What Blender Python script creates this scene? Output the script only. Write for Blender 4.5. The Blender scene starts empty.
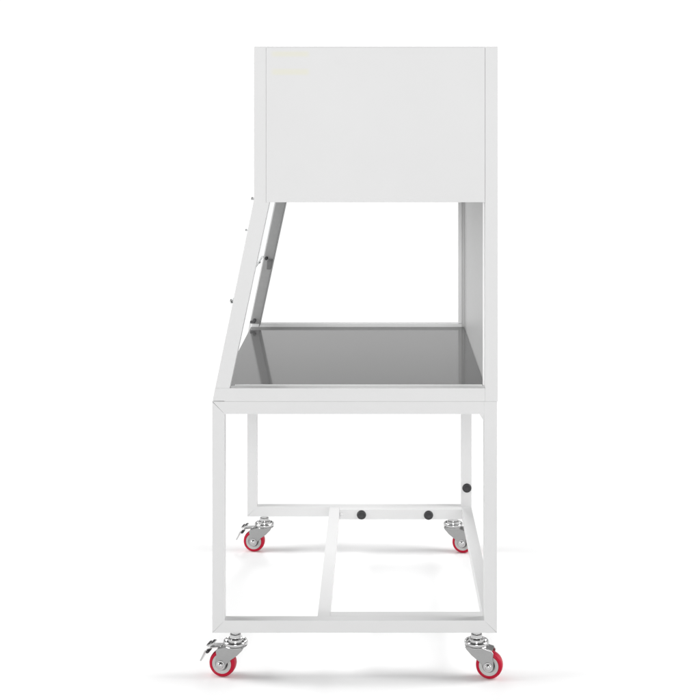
import bpy, bmesh, math
from mathutils import Vector, Matrix

scene = bpy.context.scene
COL = scene.collection
R = math.radians

# ------------------------------------------------------------------ measures
# side drawing of the cabinet: 1 unit of the drawing is 2 mm on the near side plane (y = 0)
U = 0.002
CX, CY = 377.0, 85.0
H = 1.188                       # camera height
DIST = 3.0                      # camera to near side plane
def X(u): return (u - CX) * U
def Z(v): return H - (v - CY) * U
T = 0.025                       # square tube
W0 = 0.8086                     # front face of the far side frame
W1 = W0 + T

# ------------------------------------------------------------------ materials
def new_mat(name):
    m = bpy.data.materials.new(name); m.use_nodes = True
    nt = m.node_tree
    return m, nt, nt.nodes['Principled BSDF']

def powder_coat(name, col, labels=False):
    m, nt, b = new_mat(name)
    b.inputs['Roughness'].default_value = 0.5
    b.inputs['Specular IOR Level'].default_value = 0.25
    tc = nt.nodes.new('ShaderNodeTexCoord')
    n = nt.nodes.new('ShaderNodeTexNoise'); n.inputs['Scale'].default_value = 5.0; n.inputs['Detail'].default_value = 4
    nt.links.new(tc.outputs['Object'], n.inputs['Vector'])
    ramp = nt.nodes.new('ShaderNodeValToRGB')
    ramp.color_ramp.elements[0].position = 0.3; ramp.color_ramp.elements[1].position = 0.7
    ramp.color_ramp.elements[0].color = (col*0.985, col*0.985, col*0.985, 1)
    ramp.color_ramp.elements[1].color = (col*1.01, col*1.01, col*1.01, 1)
    nt.links.new(n.outputs['Fac'], ramp.inputs['Fac'])
    out = ramp.outputs['Color']
    # fine orange-peel of powder coat
    n2 = nt.nodes.new('ShaderNodeTexNoise'); n2.inputs['Scale'].default_value = 900; n2.inputs['Detail'].default_value = 2
    nt.links.new(tc.outputs['Object'], n2.inputs['Vector'])
    bp = nt.nodes.new('ShaderNodeBump'); bp.inputs['Strength'].default_value = 0.06; bp.inputs['Distance'].default_value = 0.0004
    nt.links.new(n2.outputs['Fac'], bp.inputs['Height']); nt.links.new(bp.outputs['Normal'], b.inputs['Normal'])
    if labels:
        # two faint yellowish marks left on the panel
        sep = nt.nodes.new('ShaderNodeSeparateXYZ'); nt.links.new(tc.outputs['Object'], sep.inputs[0])
        def soft(sock, a, c, w):
            # smooth box mask between a and c
            outs = []
            for lo, hi, flip in ((a-w, a+w, False), (c-w, c+w, True)):
                mr = nt.nodes.new('ShaderNodeMapRange'); mr.interpolation_type = 'SMOOTHSTEP'
                mr.inputs['From Min'].default_value = lo; mr.inputs['From Max'].default_value = hi
                mr.inputs['To Min'].default_value = 1.0 if flip else 0.0; mr.inputs['To Max'].default_value = 0.0 if flip else 1.0
                nt.links.new(sock, mr.inputs['Value']); outs.append(mr.outputs[0])
            mu = nt.nodes.new('ShaderNodeMath'); mu.operation = 'MULTIPLY'
            nt.links.new(outs[0], mu.inputs[0]); nt.links.new(outs[1], mu.inputs[1]); return mu.outputs[0]
        mx = soft(sep.outputs['X'], X(272), X(308.5), 0.006)
        za = soft(sep.outputs['Z'], Z(56.5), Z(51.5), 0.0035)
        zb = soft(sep.outputs['Z'], Z(74.8), Z(69), 0.0035)
        ad = nt.nodes.new('ShaderNodeMath'); ad.operation = 'ADD'; nt.links.new(za, ad.inputs[0]); nt.links.new(zb, ad.inputs[1])
        mu = nt.nodes.new('ShaderNodeMath'); mu.operation = 'MULTIPLY'; nt.links.new(mx, mu.inputs[0]); nt.links.new(ad.outputs[0], mu.inputs[1])
        mix = nt.nodes.new('ShaderNodeMix'); mix.data_type = 'RGBA'
        nt.links.new(mu.outputs[0], mix.inputs[0]); nt.links.new(out, mix.inputs[6])
        mix.inputs[7].default_value = (col*1.01, col*1.0, col*0.89, 1)
        out = mix.outputs[2]
    nt.links.new(out, b.inputs['Base Color'])
    return m

def metal(name, col, rough, tint=None, aniso=None, noise=0.0, metallic=1.0):
    m, nt, b = new_mat(name)
    b.inputs['Base Color'].default_value = (*col, 1)
    b.inputs['Metallic'].default_value = metallic
    if metallic < 1: b.inputs['Specular IOR Level'].default_value = 0.12
    b.inputs['Roughness'].default_value = rough
    if tint: b.inputs['Specular Tint'].default_value = (*tint, 1)
    if aniso:
        tc = nt.nodes.new('ShaderNodeTexCoord'); mp = nt.nodes.new('ShaderNodeMapping')
        mp.inputs['Scale'].default_value = aniso
        n = nt.nodes.new('ShaderNodeTexNoise'); n.inputs['Scale'].default_value = 1; n.inputs['Detail'].default_value = 3
        nt.links.new(tc.outputs['Object'], mp.inputs[0]); nt.links.new(mp.outputs[0], n.inputs['Vector'])
        mr = nt.nodes.new('ShaderNodeMapRange')
        mr.inputs['To Min'].default_value = rough - noise; mr.inputs['To Max'].default_value = rough + noise
        nt.links.new(n.outputs['Fac'], mr.inputs[0]); nt.links.new(mr.outputs[0], b.inputs['Roughness'])
        mc = nt.nodes.new('ShaderNodeMapRange')
        mc.inputs['To Min'].default_value = 0.94; mc.inputs['To Max'].default_value = 1.06
        nt.links.new(n.outputs['Fac'], mc.inputs[0])
        vm = nt.nodes.new('ShaderNodeVectorMath'); vm.operation = 'SCALE'; vm.inputs[0].default_value = col
        nt.links.new(mc.outputs[0], vm.inputs['Scale']); nt.links.new(vm.outputs[0], b.inputs['Base Color'])
    return m

def plain(name, col, rough, spec=0.5):
    m, nt, b = new_mat(name)
    tc = nt.nodes.new('ShaderNodeTexCoord')
    n = nt.nodes.new('ShaderNodeTexNoise'); n.inputs['Scale'].default_value = 120; n.inputs['Detail'].default_value = 3
    nt.links.new(tc.outputs['Object'], n.inputs['Vector'])
    mr = nt.nodes.new('ShaderNodeMapRange'); mr.inputs['To Min'].default_value = 0.92; mr.inputs['To Max'].default_value = 1.08
    nt.links.new(n.outputs['Fac'], mr.inputs[0])
    vm = nt.nodes.new('ShaderNodeVectorMath'); vm.operation = 'SCALE'; vm.inputs[0].default_value = col
    nt.links.new(mr.outputs[0], vm.inputs['Scale']); nt.links.new(vm.outputs[0], b.inputs['Base Color'])
    b.inputs['Roughness'].default_value = rough; b.inputs['Specular IOR Level'].default_value = spec
    return m

PAINT = 0.66
M_white = powder_coat('white_powder_coat', PAINT)
M_bead = powder_coat('brightened_white_bead', 0.86)  # whiter than the posts, so brightness is put into the bead colour
M_panel = powder_coat('white_powder_coat_panel', PAINT, labels=True)
M_steel = metal('brushed_stainless_steel', (0.26, 0.26, 0.26), 0.07, tint=(0.5, 0.5, 0.5), aniso=(6, 260, 6), noise=0.015, metallic=0.42)
M_post = plain('grey_satin_post', (0.33, 0.33, 0.33), 0.35, 0.4)
M_shade_arm = plain('dark_grey_shade_and_arm', (0.17, 0.17, 0.17), 0.4, 0.3)  # holds painted shade by the far post, and the catch arm's own grey
M_clip = plain('grey_plastic', (0.075, 0.075, 0.078), 0.5)
M_rear = plain('shaded_white_satin', (0.48, 0.48, 0.48), 0.42, 0.28)  # white sheet toned down to grey; the hood's shade is in the colour
M_zinc = metal('zinc_plate', (0.54, 0.54, 0.54), 0.14, aniso=(90, 90, 90), noise=0.05)
M_cast = metal('matt_zinc', (0.36, 0.36, 0.36), 0.36, aniso=(400, 400, 400), noise=0.06)
M_red = plain('red_polyurethane', (0.42, 0.003, 0.026), 0.4, 0.2)
M_hub = plain('grey_nylon', (0.46, 0.46, 0.45), 0.4)
M_black = plain('black_plastic', (0.022, 0.022, 0.024), 0.5)
M_dark = plain('dark_rubber', (0.03, 0.03, 0.032), 0.6)
M_filter = plain('filter_fleece', (0.62, 0.62, 0.60), 0.9, 0.1)
M_edge = plain('acrylic_edge', (0.24, 0.25, 0.25), 0.25)
m, nt, b = new_mat('clear_acrylic')
for n in list(nt.nodes):
    if n.type == 'BSDF_PRINCIPLED': nt.nodes.remove(n)
tr = nt.nodes.new('ShaderNodeBsdfTransparent'); gl = nt.nodes.new('ShaderNodeBsdfGlossy'); gl.inputs['Roughness'].default_value = 0.02
tr.inputs['Color'].default_value = (0.985, 0.99, 0.99, 1)
mx = nt.nodes.new('ShaderNodeMixShader'); mx.inputs[0].default_value = 0.04
nt.links.new(tr.outputs[0], mx.inputs[1]); nt.links.new(gl.outputs[0], mx.inputs[2])
nt.links.new(mx.outputs[0], nt.nodes['Material Output'].inputs['Surface'])
M_clear = m
m, nt, b = new_mat('white_studio_floor')
b.inputs['Roughness'].default_value = 0.9; b.inputs['Specular IOR Level'].default_value = 0.05
tc = nt.nodes.new('ShaderNodeTexCoord'); n = nt.nodes.new('ShaderNodeTexNoise'); n.inputs['Scale'].default_value = 3
nt.links.new(tc.outputs['Object'], n.inputs['Vector'])
mr = nt.nodes.new('ShaderNodeMapRange'); mr.inputs['To Min'].default_value = 0.94; mr.inputs['To Max'].default_value = 0.96
nt.links.new(n.outputs['Fac'], mr.inputs[0]); nt.links.new(mr.outputs[0], b.inputs['Base Color'])
M_floor = m

# ------------------------------------------------------------------ mesh helpers
def prism(bm, pts, y0, y1):
    """polygon in the x-z plane pushed from y0 to y1"""
    a = [bm.verts.new((p[0], y0, p[1])) for p in pts]
    c = [bm.verts.new((p[0], y1, p[1])) for p in pts]
    n = len(pts)
    bm.faces.new(a); bm.faces.new(c[::-1])
    for i in range(n):
        bm.faces.new((a[(i+1) % n], a[i], c[i], c[(i+1) % n]))
def uv(*pts): return [(X(p[0]), Z(p[1])) for p in pts]
def box(bm, x0, x1, y0, y1, z0, z1):
    prism(bm, [(x0, z0), (x1, z0), (x1, z1), (x0, z1)], y0, y1)
def lathe(bm, prof, seg=40, axis='Z', c=(0, 0, 0)):
    """prof: list of (r, h); closed with caps where r is 0"""
    rings = []
    for r, h in prof:
        if r < 1e-6:
            rings.append([bm.verts.new((0, 0, h))])
        else:
            rings.append([bm.verts.new((r*math.cos(2*math.pi*i/seg), r*math.sin(2*math.pi*i/seg), h)) for i in range(seg)])
    for a, d in zip(rings, rings[1:]):
        for i in range(seg):
            j = (i+1) % seg
            if len(a) == 1 and len(d) == 1: continue
            if len(a) == 1: bm.faces.new((a[0], d[i], d[j]))
            elif len(d) == 1: bm.faces.new((a[i], d[0], a[j]))
            else: bm.faces.new((a[i], d[i], d[j], a[j]))
    vs = [v for r in rings for v in r]
    if axis == 'Y': bmesh.ops.rotate(bm, verts=vs, cent=(0, 0, 0), matrix=Matrix.Rotation(R(90), 3, 'X'))   # +z -> -y
    if axis == 'X': bmesh.ops.rotate(bm, verts=vs, cent=(0, 0, 0), matrix=Matrix.Rotation(R(90), 3, 'Y'))   # +z -> +x
    bmesh.ops.translate(bm, verts=vs, vec=c)
    return vs
def build(name, bm, mat, parent=None, bevel=0.0, smooth=False, seg=2):
    bmesh.ops.recalc_face_normals(bm, faces=bm.faces[:])
    me = bpy.data.meshes.new(name); bm.to_mesh(me); bm.free()
    me.materials.append(mat)
    o = bpy.data.objects.new(name, me); COL.objects.link(o)
    if parent: o.parent = parent
    if bevel:
        md = o.modifiers.new('bevel', 'BEVEL'); md.width = bevel; md.segments = seg; md.limit_method = 'ANGLE'; md.angle_limit = R(35)
        md.harden_normals = False
    if smooth:
        for p in me.polygons: p.use_smooth = True
        try: me.set_sharp_from_angle(angle=R(35))
        except Exception: pass
    return o
def empty(name, loc, label, cat):
    o = bpy.data.objects.new(name, None); COL.objects.link(o)
    o.location = loc; o.empty_display_size = 0.1
    o['label'] = label; o['category'] = cat
    return o
def part(name, fn, mat, parent, bevel=0.0, smooth=False, seg=2):
    bm = bmesh.new(); fn(bm); return build(name, bm, mat, parent, bevel, smooth, seg)
def P(name, pts, y0, y1, mat, parent, bevel=0.0003):
    return part(name, lambda bm: prism(bm, uv(*pts), y0, y1), mat, parent, bevel)

# ------------------------------------------------------------------ floor
bm = bmesh.new()
N = 96
vs = [bm.verts.new((X(355)+1.2*math.cos(2*math.pi*i/N), .42+1.2*math.sin(2*math.pi*i/N), 0)) for i in range(N)]
bm.faces.new(vs)
fl = build('floor', bm, M_floor); fl['kind'] = 'structure'; fl['label'] = 'plain white studio floor'

# ------------------------------------------------------------------ wheeled stand
stand = empty('wheeled_stand', (0, 0, 0), 'open white square tube stand on four castors with red wheels', 'stand')
L0, L1, R0, R1 = 212.3, 224.6, 484.2, 497.0      # leg outlines
TT, TB = 401.5, 414.0                            # top rail
BT, BB = 620.5, 632.8                            # bottom rail
for ya, yb in ((0, T), (W0, W1)):
    P('leg', [(L0, TT+.3), (L1, TB), (L1, BT), (L0, BB)], ya, yb, M_white, stand, .00015)
    P('leg', [(R1, TT), (R1, BB), (R0, BT), (R0, TT)], ya, yb, M_white, stand, .00015)
    P('top_rail', [(L0+.30, TT), (R0-.02, TT), (R0-.02, TB), (L1+.02, TB)], ya, yb, M_white, stand, .0002)
    P('bottom_rail', [(L0+.30, BB), (L1+.02, BT), (R0-.02, BT), (R1-.30, BB)], ya, yb, M_white, stand, .00015)
# cross rails between the two side frames
P('top_rail', [(L0+.3, TT+.2), (L1, TT+.2), (L1, TB), (L0+.3, TB)], T, W0, M_white, stand)
P('top_rail', [(R0, TT+.2), (R1-.2, TT+.2), (R1-.2, TB), (R0, TB)], T, W0, M_white, stand)
P('bottom_rail', [(R0, BT), (R1-.2, BT), (R1-.2, BB), (R0, BB)], T, W0, M_white, stand)
# bolted-in U frame that carries the lower right half
I0, I1 = 316.9, 329.6
def u_long(bm):
    prism(bm, uv((I0, BT), (I1, BT), (I1, BB), (I0, BB)), T+.0004, W0-.0004)
P('inner_rail', [(I0, BT+.1), (I1, BT+.1), (I1, BB-.1), (I0, BB-.1)], T+.0003, W0-.0003, M_white, stand)
P('inner_rail', [(I1+.05, BT), (R0-.02, BT), (R0-.02, BB), (I1+.05, BB)], T+.0003, 2*T, M_white, stand)
P('inner_rail', [(I1+.05, BT), (R0-.02, BT), (R0-.02, BB), (I1+.05, BB)], W0-T, W0-.0003, M_white, stand)
# corner gussets behind the near legs' top
part('gusset', lambda bm: prism(bm, uv((R0+.2, TB), (R0+.2, TB+8), (R0-5, TB)), .003, .0065), M_white, stand, .0005)
# small weld bead on the inner corner
part('weld', lambda bm: lathe(bm, [(0, .004), (.003, .003), (.0045, 0), (.0045, -.001)], 20, 'Y', (X(I1)+.004, W0-T, Z(BT)-.012)), M_white, stand, 0, True)
# black bolt caps
CAP = [(0, .0024), (.0062, .0026), (.0076, .0036), (.0092, .0034), (.0106, .0022), (.0116, .0004), (.0119, -.0004), (.0119, -.0030), (0, -.0030)]
for u, v, y in ((357.4, 627.2, W0-T), (442.0, 627.6, W0-T), (491.2, 596.7, W0)):
    part('bolt_cap', lambda bm: lathe(bm, CAP, 40, 'Y', (X(u), y, Z(v))), M_black, stand, 0, True)

# castors ------------------------------------------------------------
AX, AZ = -0.026, 0.0270          # axle, relative to the stem
WR = 0.0270
RAIL_Z = Z(BB)
def castor(x, y, rot, brake):
    c = part('castor', lambda bm: (
        lathe(bm, [(.0, .0655), (.0215, .0655), (.0240, .0670), (.0250, .0695), (.0247, .0722), (.0232, .0740), (.0218, .0742), (.0205, .0724), (.0172, .0716), (.0164, .0736),
                   (.0156, .0776), (.0138, .0792), (.0118, .0794), (.0112, .0815), (.0112, .0860), (.0104, .0868), (.0085, .0870), (.0085, RAIL_Z-.0001), (0, RAIL_Z-.0001)], 56)),
        M_zinc, stand, 0, True)
    c.location = (x, y, 0); c.rotation_euler = (0, 0, R(rot))
    # lower ball-race dish
    part('ball_race', lambda bm: lathe(bm, [(.0, .0600), (.0150, .0600), (.0205, .0618), (.0236, .0634), (.0240, .0648), (.0228, .0660), (0, .0660)], 56), M_zinc, c, 0, True)
    # fork: two shaped side plates and the bridge that joins them
    def fork(bm):
        prof = [(.0210, .0640), (.0185, .0590), (.0080, .0480), (-.0065, .0370), (-.0140, .0300)]
        a0, a1 = -15, -172
        prof += [(AX+.0105*math.cos(R(a0+(a1-a0)*i/10)), AZ+.0105*math.sin(R(a0+(a1-a0)*i/10))) for i in range(11)]
        prof += [(-.0365, .0330), (-.0350, .0440), (-.0365, .0540), (-.0330, .0590), (-.0230, .0615), (-.0150, .0640)]
        for s in (-1, 1):
            prism(bm, prof, s*.0150-.0014, s*.0150+.0014)
        prism(bm, [(.0205, .0640), (.0180, .0600), (.0080, .0596), (-.0200, .0596), (-.0325, .0565), (-.0340, .0592), (-.0230, .0618), (-.0150, .0640)], -.0136, .0136)
    part('fork', fork, M_cast, c, .0009, False, 2)
    def tyre(bm):
        lathe(bm, [(.0198, -.0105), (.0215, -.0112), (.0240, -.0106), (.0260, -.0085), (WR-.0003, -.0050), (WR, 0), (WR-.0003, .0050), (.0260, .0085),
                   (.0240, .0106), (.0215, .0112), (.0198, .0105), (.0192, .0060), (.0192, -.0060), (.0198, -.0105)], 72, 'Y', (AX, 0, AZ))
    part('tyre', tyre, M_red, c, 0, True)
    part('wheel_hub', lambda bm: lathe(bm, [(0, -.0070), (.0125, -.0070), (.0130, -.0098), (.0148, -.0104), (.0196, -.0104), (.0196, .0104), (.0148, .0104), (.0130, .0098), (.0125, .0070), (0, .0070)], 64, 'Y', (AX, 0, AZ)), M_hub, c, 0, True)
    part('bearing', lambda bm: lathe(bm, [(0, -.0110), (.0085, -.0110), (.0112, -.0092), (.0118, -.0072), (.0118, .0072), (.0112, .0092), (.0085, .0110), (0, .0110)], 48, 'Y', (AX, 0, AZ)), M_dark, c, 0, True)
    for sgn in (1, -1):
        def bolt(bm):
            vs = lathe(bm, [(0, .0225), (.0030, .0223), (.0052, .0212), (.0062, .0198), (.0064, .0180), (.0090, .0178), (.0092, .0166), (0, .0166)], 32, 'Y', (0, 0, 0))
            if sgn < 0: bmesh.ops.scale(bm, vec=(1, -1, 1), verts=vs)
            bmesh.ops.translate(bm, verts=vs, vec=(AX, 0, AZ))
        part('axle_bolt', bolt, M_zinc, c, 0, True)
    if brake:
        def pedal(bm):
            # bent steel pedal: arm over the wheel, then the foot plate running down behind it
            path = [(-.0270, .0610), (-.0370, .0600), (-.0470, .0588), (-.0555, .0560), (-.0610, .0490), (-.0665, .0375), (-.0715, .0285)]
            wid = [.0095, .0100, .0120, .0130, .0120, .0105, .0080]
            th = .0019
            top, bot = [], []
            for i, (px, pz) in enumerate(path):
                q = path[min(i+1, len(path)-1)]; p0 = path[max(i-1, 0)]
                t = Vector((q[0]-p0[0], q[1]-p0[1])).normalized(); n = Vector((-t.y, t.x))
                n = -n if n.y < 0 and i < 3 else n
                if n.x > 0 and i >= 3: n = -n
                top.append([bm.verts.new((px+n.x*th/2*1.6, s*wid[i], pz+n.y*th/2*1.6)) for s in (-1, 1)])
                bot.append([bm.verts.new((px-n.x*th/2*1.6, s*wid[i], pz-n.y*th/2*1.6)) for s in (-1, 1)])
            for i in range(len(path)-1):
                bm.faces.new((top[i][0], top[i][1], top[i+1][1], top[i+1][0]))
                bm.faces.new((bot[i][0], bot[i][1], bot[i+1][1], bot[i+1][0]))
                for s in (0, 1): bm.faces.new((top[i][s], top[i+1][s], bot[i+1][s], bot[i][s]))
            for e in (0, -1): bm.faces.new((top[e][0], top[e][1], bot[e][1], bot[e][0]))
        part('brake_pedal', pedal, M_zinc, c, .0009, True, 2)
        def tab(bm):
            vs = []
            n0 = len(bm.verts)
            box(bm, -.0085, .0085, -.0100, .0100, -.0015, .0015)
            bm.verts.ensure_lookup_table(); vs = bm.verts[:]
            bmesh.ops.rotate(bm, verts=vs, cent=(0, 0, 0), matrix=Matrix.Rotation(R(-22), 3, 'Y'))
            bmesh.ops.translate(bm, verts=vs, vec=(-.0500, 0, .0640))
        part('brake_tab', tab, M_zinc, c, .0009, False, 2)
        def ribs(bm):
            for k in (-1, 1):
                vs0 = set(bm.verts)
                box(bm, k*.0042-.0024, k*.0042+.0024, -.0088, .0088, -.0010, .0026)
                vs = [v for v in bm.verts if v not in vs0]
                bmesh.ops.rotate(bm, verts=vs, cent=(0, 0, 0), matrix=Matrix.Rotation(R(-22), 3, 'Y'))
                bmesh.ops.translate(bm, verts=vs, vec=(-.0500, 0, .0640))
        part('brake_pad', ribs, M_dark, c, .0006, False, 2)
        part('brake_shoe', lambda bm: lathe(bm, [(0, .012), (.0032, .012), (.0038, .010), (.0038, -.010), (.0032, -.012), (0, -.012)], 20, 'Y', (-.0560, 0, .0495)), M_dark, c, 0, True)
    return c
YN, YF = T/2, (W0+W1)/2
castor(X(234.9), YN, -12, True)
castor(X(477.0), YN, 180-13, False)
castor(X(233.6), YF, -8, True)
castor(X(474.0), YF, 180-16, False)

# ------------------------------------------------------------------ hood
hood = empty('laminar_flow_hood', (0, 0, Z(401.5)), 'white steel hood with solid upper box, slanted front and grey steel worktop', 'hood')
HZ = Vector((0, 0, Z(401.5)))
def HP(name, pts, y0, y1, mat, parent=None, bevel=0.0003):
    o = P(name, pts, y0, y1, mat, parent or hood, bevel)
    if parent is None: o.location = -HZ if False else o.location; o.matrix_parent_inverse = Matrix.Translation(-HZ)
    return o
def hpart(name, fn, mat, bevel=0.0, smooth=False):
    o = part(name, fn, mat, hood, bevel, smooth); o.matrix_parent_inverse = Matrix.Translation(-HZ); return o

G = .0010    # paint gap between panels
FB = 401.4   # underside of the hood
RX = 497.8   # hood outer right
# slanted front posts (with the straight upper piece of the front column), near and far
def front_post(y0, y1, narrow=0.0):
    return HP('front_post', [(254.0, 47.2), (266.0, 47.2), (266.0, 202.3), (269.3-narrow, 202.3), (229.6-narrow, 388.2), (215.1, 388.2), (254.0, 200.0)], y0, y1, M_white, None, .0003)
front_post(0, T)
front_post(W0, W1, 1.2)
for y0, y1 in ((0, T), (W0, W1)):
    HP('rear_post', [(485.2, 47.2), (RX, 47.2), (RX, FB), (485.2, FB)], y0, y1, M_white)
    HP('lower_rail', [(215.05, 388.25), (485.15, 388.25), (485.15, FB), (224.6, FB), (224.2, FB-.42), (212.55, FB-.42)], y0, y1, M_white)
# rails in depth
HP('lower_rail', [(217.2, 393.7), (229.0, 393.7), (229.0, FB), (212.8, FB)], T, W0, M_white)
HP('lower_rail', [(489.6, 388.5), (494.4, 388.5), (494.4, FB), (489.6, FB)], T, W0, M_white)
# inner beads round the near side opening, whitened to look lit
HP('inner_bead', [(266.6, 203.0), (268.9, 203.0), (229.4, 388.0), (226.9, 388.0)], T+.0002, T+.016, M_bead, None, .0006)
HP('inner_bead', [(233.2, 388.4), (483.6, 388.4), (483.6, 392), (233.2, 392)], T+.0002, T+.016, M_bead, None, .0006)
HP('inner_bead', [(483.9, 202), (488, 202), (488, 388.2), (483.9, 388.2)], T+.0002, T+.012, M_bead, None, .0006)
# far opening: grey sheet on the near face of the far front post
hpart('post_face_and_shade', lambda bm: (
    prism(bm, uv((255.2, 202.3), (268.7, 202.3), (229.0, 387.8), (216.4, 387.8)), W0-.0022, W0-.0003)), M_post, .0004)
def shade_fin(bm):
    prism(bm, uv((268.7, 202.3), (269.3, 202.3), (229.6, 387.6), (229.0, 387.6)), W0-.055, W0-.0003)  # added fin, dark grey to stand for the post's shaded side
hpart('post_face_and_shade', shade_fin, M_shade_arm)
# far lower rail cap and far rear post strip
HP('inner_bead', [(217.3, 387.9), (484.6, 387.9), (484.6, 392.1), (217.3, 392.1)], W0-.0030, W0-.0004, M_bead, None, .0006)
HP('inner_bead', [(480.4, 202), (484.9, 202), (484.9, 387.6), (480.4, 387.6)], W0, W1, M_bead, None, .0006)
# rear wall panel
hpart('rear_panel', lambda bm: prism(bm, uv((488.0, 203.0), (489.4, 203.0), (489.4, 394.5), (488.0, 394.5)), T+.0125, W0-.0005), M_rear)
hpart('rear_skin', lambda bm: prism(bm, uv((494.6, 47.4), (RX-.3, 47.4), (RX-.3, FB), (494.6, FB)), T+.0005, W0-.0005), M_white, .0008)
# worktop
hpart('worktop', lambda bm: prism(bm, uv((217.0, 392.0), (487.4, 392.0), (487.4, 393.5), (217.0, 393.5)), T+.0165, W0-.0005), M_steel, .0006)

# upper box: end panels, front, top, filter
for y0, y1 in ((-.0003, .0030), (W1-.0030, W1+.0003)):
    o = HP('end_panel', [(266.12, 47.3), (485.0, 47.3), (485.0, 202.3), (266.12, 202.3)], y0, y1, M_panel, None, .0007)
HP('top_panel', [(254.3, 46.8), (RX-.3, 46.8), (RX-.3, 48.0), (254.3, 48.0)], .0003, W1-.0003, M_white, None, .0006)
HP('front_panel', [(254.3, 48.4), (255.6, 48.4), (255.6, 200), (254.3, 200)], T+.0005, W0-.0005, M_white, None, .0006)
HP('upper_rail', [(266.6, 190.2), (484.6, 190.2), (484.6, 202.1), (266.6, 202.1)], .0032, T, M_white)
HP('upper_rail', [(266.6, 190.2), (484.6, 190.2), (484.6, 202.1), (266.6, 202.1)], W0, W1-.0032, M_white)
HP('upper_rail', [(256.2, 190.2), (268.4, 190.2), (266.0, 202.1), (254.5, 202.1)], T, W0, M_white)
HP('upper_rail', [(483.0, 190.2), (494.4, 190.2), (494.4, 202.1), (483.0, 202.1)], T, W0, M_white)
HP('filter', [(268.8, 193), (482.6, 193), (482.6, 196), (268.8, 196)], T+.001, W0-.001, M_filter)

# clear front sash lying on the slanted front, with its clips
def front_pt(v, off=0.0):
    """point on the outer slanted face at drawing height v, off metres outwards"""
    u = 254.0 + (v-200.0)*(215.1-254.0)/(388.2-200.0)
    d = Vector((X(215.1)-X(254.0), Z(388.2)-Z(200.0))).normalized()
    n = Vector((d.y, -d.x))
    if n.x > 0: n = -n
    return Vector((X(u), Z(v))) + n*off
def sash(bm):
    a, c = front_pt(201, .0008), front_pt(303, .0008)
    a2, c2 = front_pt(201, .0045), front_pt(303, .0045)
    prism(bm, [tuple(a), tuple(c), tuple(c2), tuple(a2)], .004, W1-.004)
fs = hpart('front_sash', sash, M_clear)
def sash_edge(bm):
    a, c = front_pt(303.05, .0006), front_pt(303.9, .0006)
    a2, c2 = front_pt(303.05, .0047), front_pt(303.9, .0047)
    prism(bm, [tuple(a), tuple(c), tuple(c2), tuple(a2)], .004, W1-.004)
e = part('edge_strip', sash_edge, M_edge, fs, .0004)
def knob_at(v, y, s=1.0, inner=False):
    d = Vector((X(215.1)-X(254.0), Z(388.2)-Z(200.0))).normalized()
    def fn(bm):
        vs = lathe(bm, [(0, .0060), (.0022, .0058), (.0036, .0042), (.0040, .0020), (.0030, .0008), (.0030, -.004), (0, -.004)], 24, 'Z', (0, 0, 0))
        bmesh.ops.scale(bm, vec=(s, s, s), verts=vs)
        ang = math.atan2(-1, 0)
        n = front_pt(300, 1.0) - front_pt(300, 0.0)
        rot = Vector((0, 0, 1)).rotation_difference(Vector((n.x, 0, n.y))).to_matrix()
        bmesh.ops.rotate(bm, verts=vs, cent=(0, 0, 0), matrix=rot)
        p = front_pt(v, .0030)
        bmesh.ops.translate(bm, verts=vs, vec=(p.x, y, p.y))
    part('sash_bolt', fn, M_cast, fs, 0, True)
for v in (199.5, 231.0, 302.0):
    knob_at(v, T/2, .75 if v != 231.0 else .5)
# small finger pull under the sash edge
part('finger_pull', lambda bm: lathe(bm, [(0, .004), (.0022, .004), (.0029, .0025), (.0029, -.0025), (.0022, -.004), (0, -.004)], 24, 'Y',
     (front_pt(306.0, .003).x, W0-.075, front_pt(306.0, .003).y)), M_edge, fs, 0, True)
# dark sash catch on the far post and the clip at its foot
def catch(bm):
    x0, z0 = X(237.0), Z(304.4)
    lathe(bm, [(0, .0160), (.0030, .0160), (.0041, .0145), (.0041, 0), (0, 0)], 28, 'Y', (x0, W0-.0022, z0))
hpart('sash_catch', catch, M_dark, .0006)
def catch_arm_and_shadow(bm):
    x0, z0 = X(237.0), Z(304.4)
    box(bm, x0+.0045, x0+.0145, W0-.0060, W0-.0023, z0-.0062, z0-.0026)
    prism(bm, [(x0+.001, z0-.0068), (x0+.0150, z0-.0068), (x0+.0105, z0-.0290), (x0+.0000, z0-.0290)], W0-.0034, W0-.0023)  # thin plate coloured dark as the knob's soft shadow on the post
hpart('catch_arm_and_shadow', catch_arm_and_shadow, M_shade_arm, .0005)
def clip(bm):
    x0, z0 = X(218.6), Z(386.2)
    box(bm, x0-.005, x0+.008, W0-.0085, W0-.0022, z0-.001, z0+.004)
    lathe(bm, [(0, .0100), (.0035, .0100), (.0042, .0085), (.0042, 0), (0, 0)], 28, 'Y', (x0+.006, W0-.0022, z0+.006))
hpart('sash_clip', clip, M_clip, .0006)

# ------------------------------------------------------------------ light: white studio, with soft boxes added out of view
w = bpy.data.worlds.new('World'); scene.world = w; w.use_nodes = True
wn = w.node_tree; bg = wn.nodes['Background']; bg.inputs[0].default_value = (1, 1, 1, 1)
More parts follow.
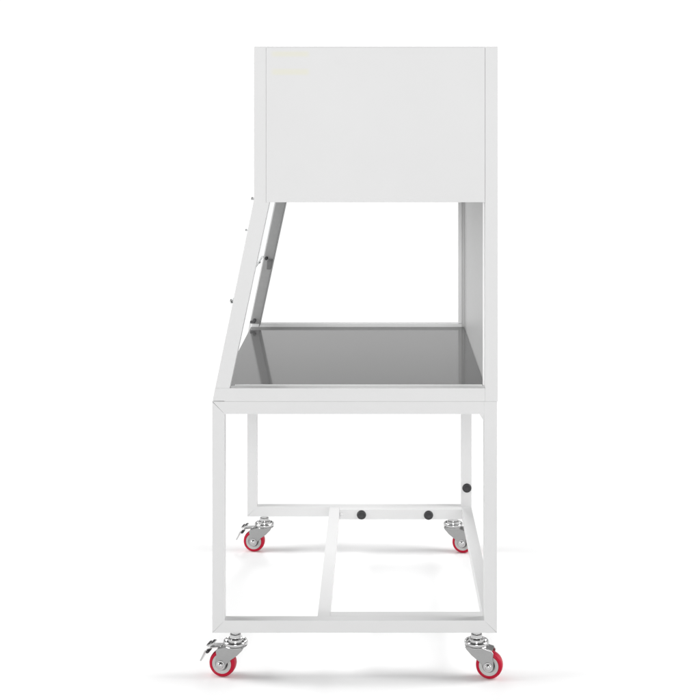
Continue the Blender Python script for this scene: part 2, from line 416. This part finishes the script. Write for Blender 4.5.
# white studio walls all round, a darker ceiling overhead
tc = wn.nodes.new('ShaderNodeTexCoord'); sp = wn.nodes.new('ShaderNodeSeparateXYZ'); mr = wn.nodes.new('ShaderNodeMapRange')
wn.links.new(tc.outputs['Generated'], sp.inputs[0]); wn.links.new(sp.outputs['Z'], mr.inputs['Value'])
mr.interpolation_type = 'SMOOTHSTEP'
mr.inputs['From Min'].default_value = 0.08; mr.inputs['From Max'].default_value = 0.50
mr.inputs['To Min'].default_value = 1.06; mr.inputs['To Max'].default_value = 0.06
wn.links.new(mr.outputs[0], bg.inputs[1])

def added_softbox(name, loc, tgt, sx, sy, watts):
    l = bpy.data.lights.new(name, 'AREA'); l.shape = 'RECTANGLE'; l.size = sx; l.size_y = sy; l.energy = watts
    o = bpy.data.objects.new(name, l); COL.objects.link(o); o.location = loc
    o.rotation_euler = (Vector(tgt)-Vector(loc)).to_track_quat('-Z', 'Y').to_euler()
    return o
xm = X(355)
added_softbox('added_softbox', (xm-2.8, .30, 1.9), (xm, .30, 0), 1.4, 2.4, 88)  # side pair added to lay the rails' shadows on the floor
added_softbox('added_softbox', (xm+2.8, .30, 1.9), (xm, .30, 0), 1.4, 2.4, 88)
added_softbox('added_softbox', (X(323), 4.2, 2.9), (X(323), .6, 0), 0.8, 2.0, 62)  # added behind to brighten the far floor
added_softbox('added_softbox', (xm, -4.2, 1.5), (xm, .4, 0.6), 1.0, 1.0, 72)  # added fill for the near faces

# ------------------------------------------------------------------ camera
cd = bpy.data.cameras.new('camera'); cam = bpy.data.objects.new('camera', cd); COL.objects.link(cam)
cam.location = (0, -DIST, H); cam.rotation_euler = (R(90), 0, 0)
cd.sensor_width = 36; cd.lens = DIST/U/700*36
cd.shift_x = (350-CX)/700; cd.shift_y = -(350-CY)/700
cd.clip_start = .05; cd.clip_end = 400
scene.camera = cam
scene.view_settings.view_transform = 'Standard'; scene.view_settings.look = 'None'
scene.view_settings.exposure = 0; scene.view_settings.gamma = 1
scene.render.resolution_x = 1024; scene.render.resolution_y = 1024
scene.cycles.max_bounces = 10; scene.cycles.diffuse_bounces = 5; scene.cycles.transparent_max_bounces = 12
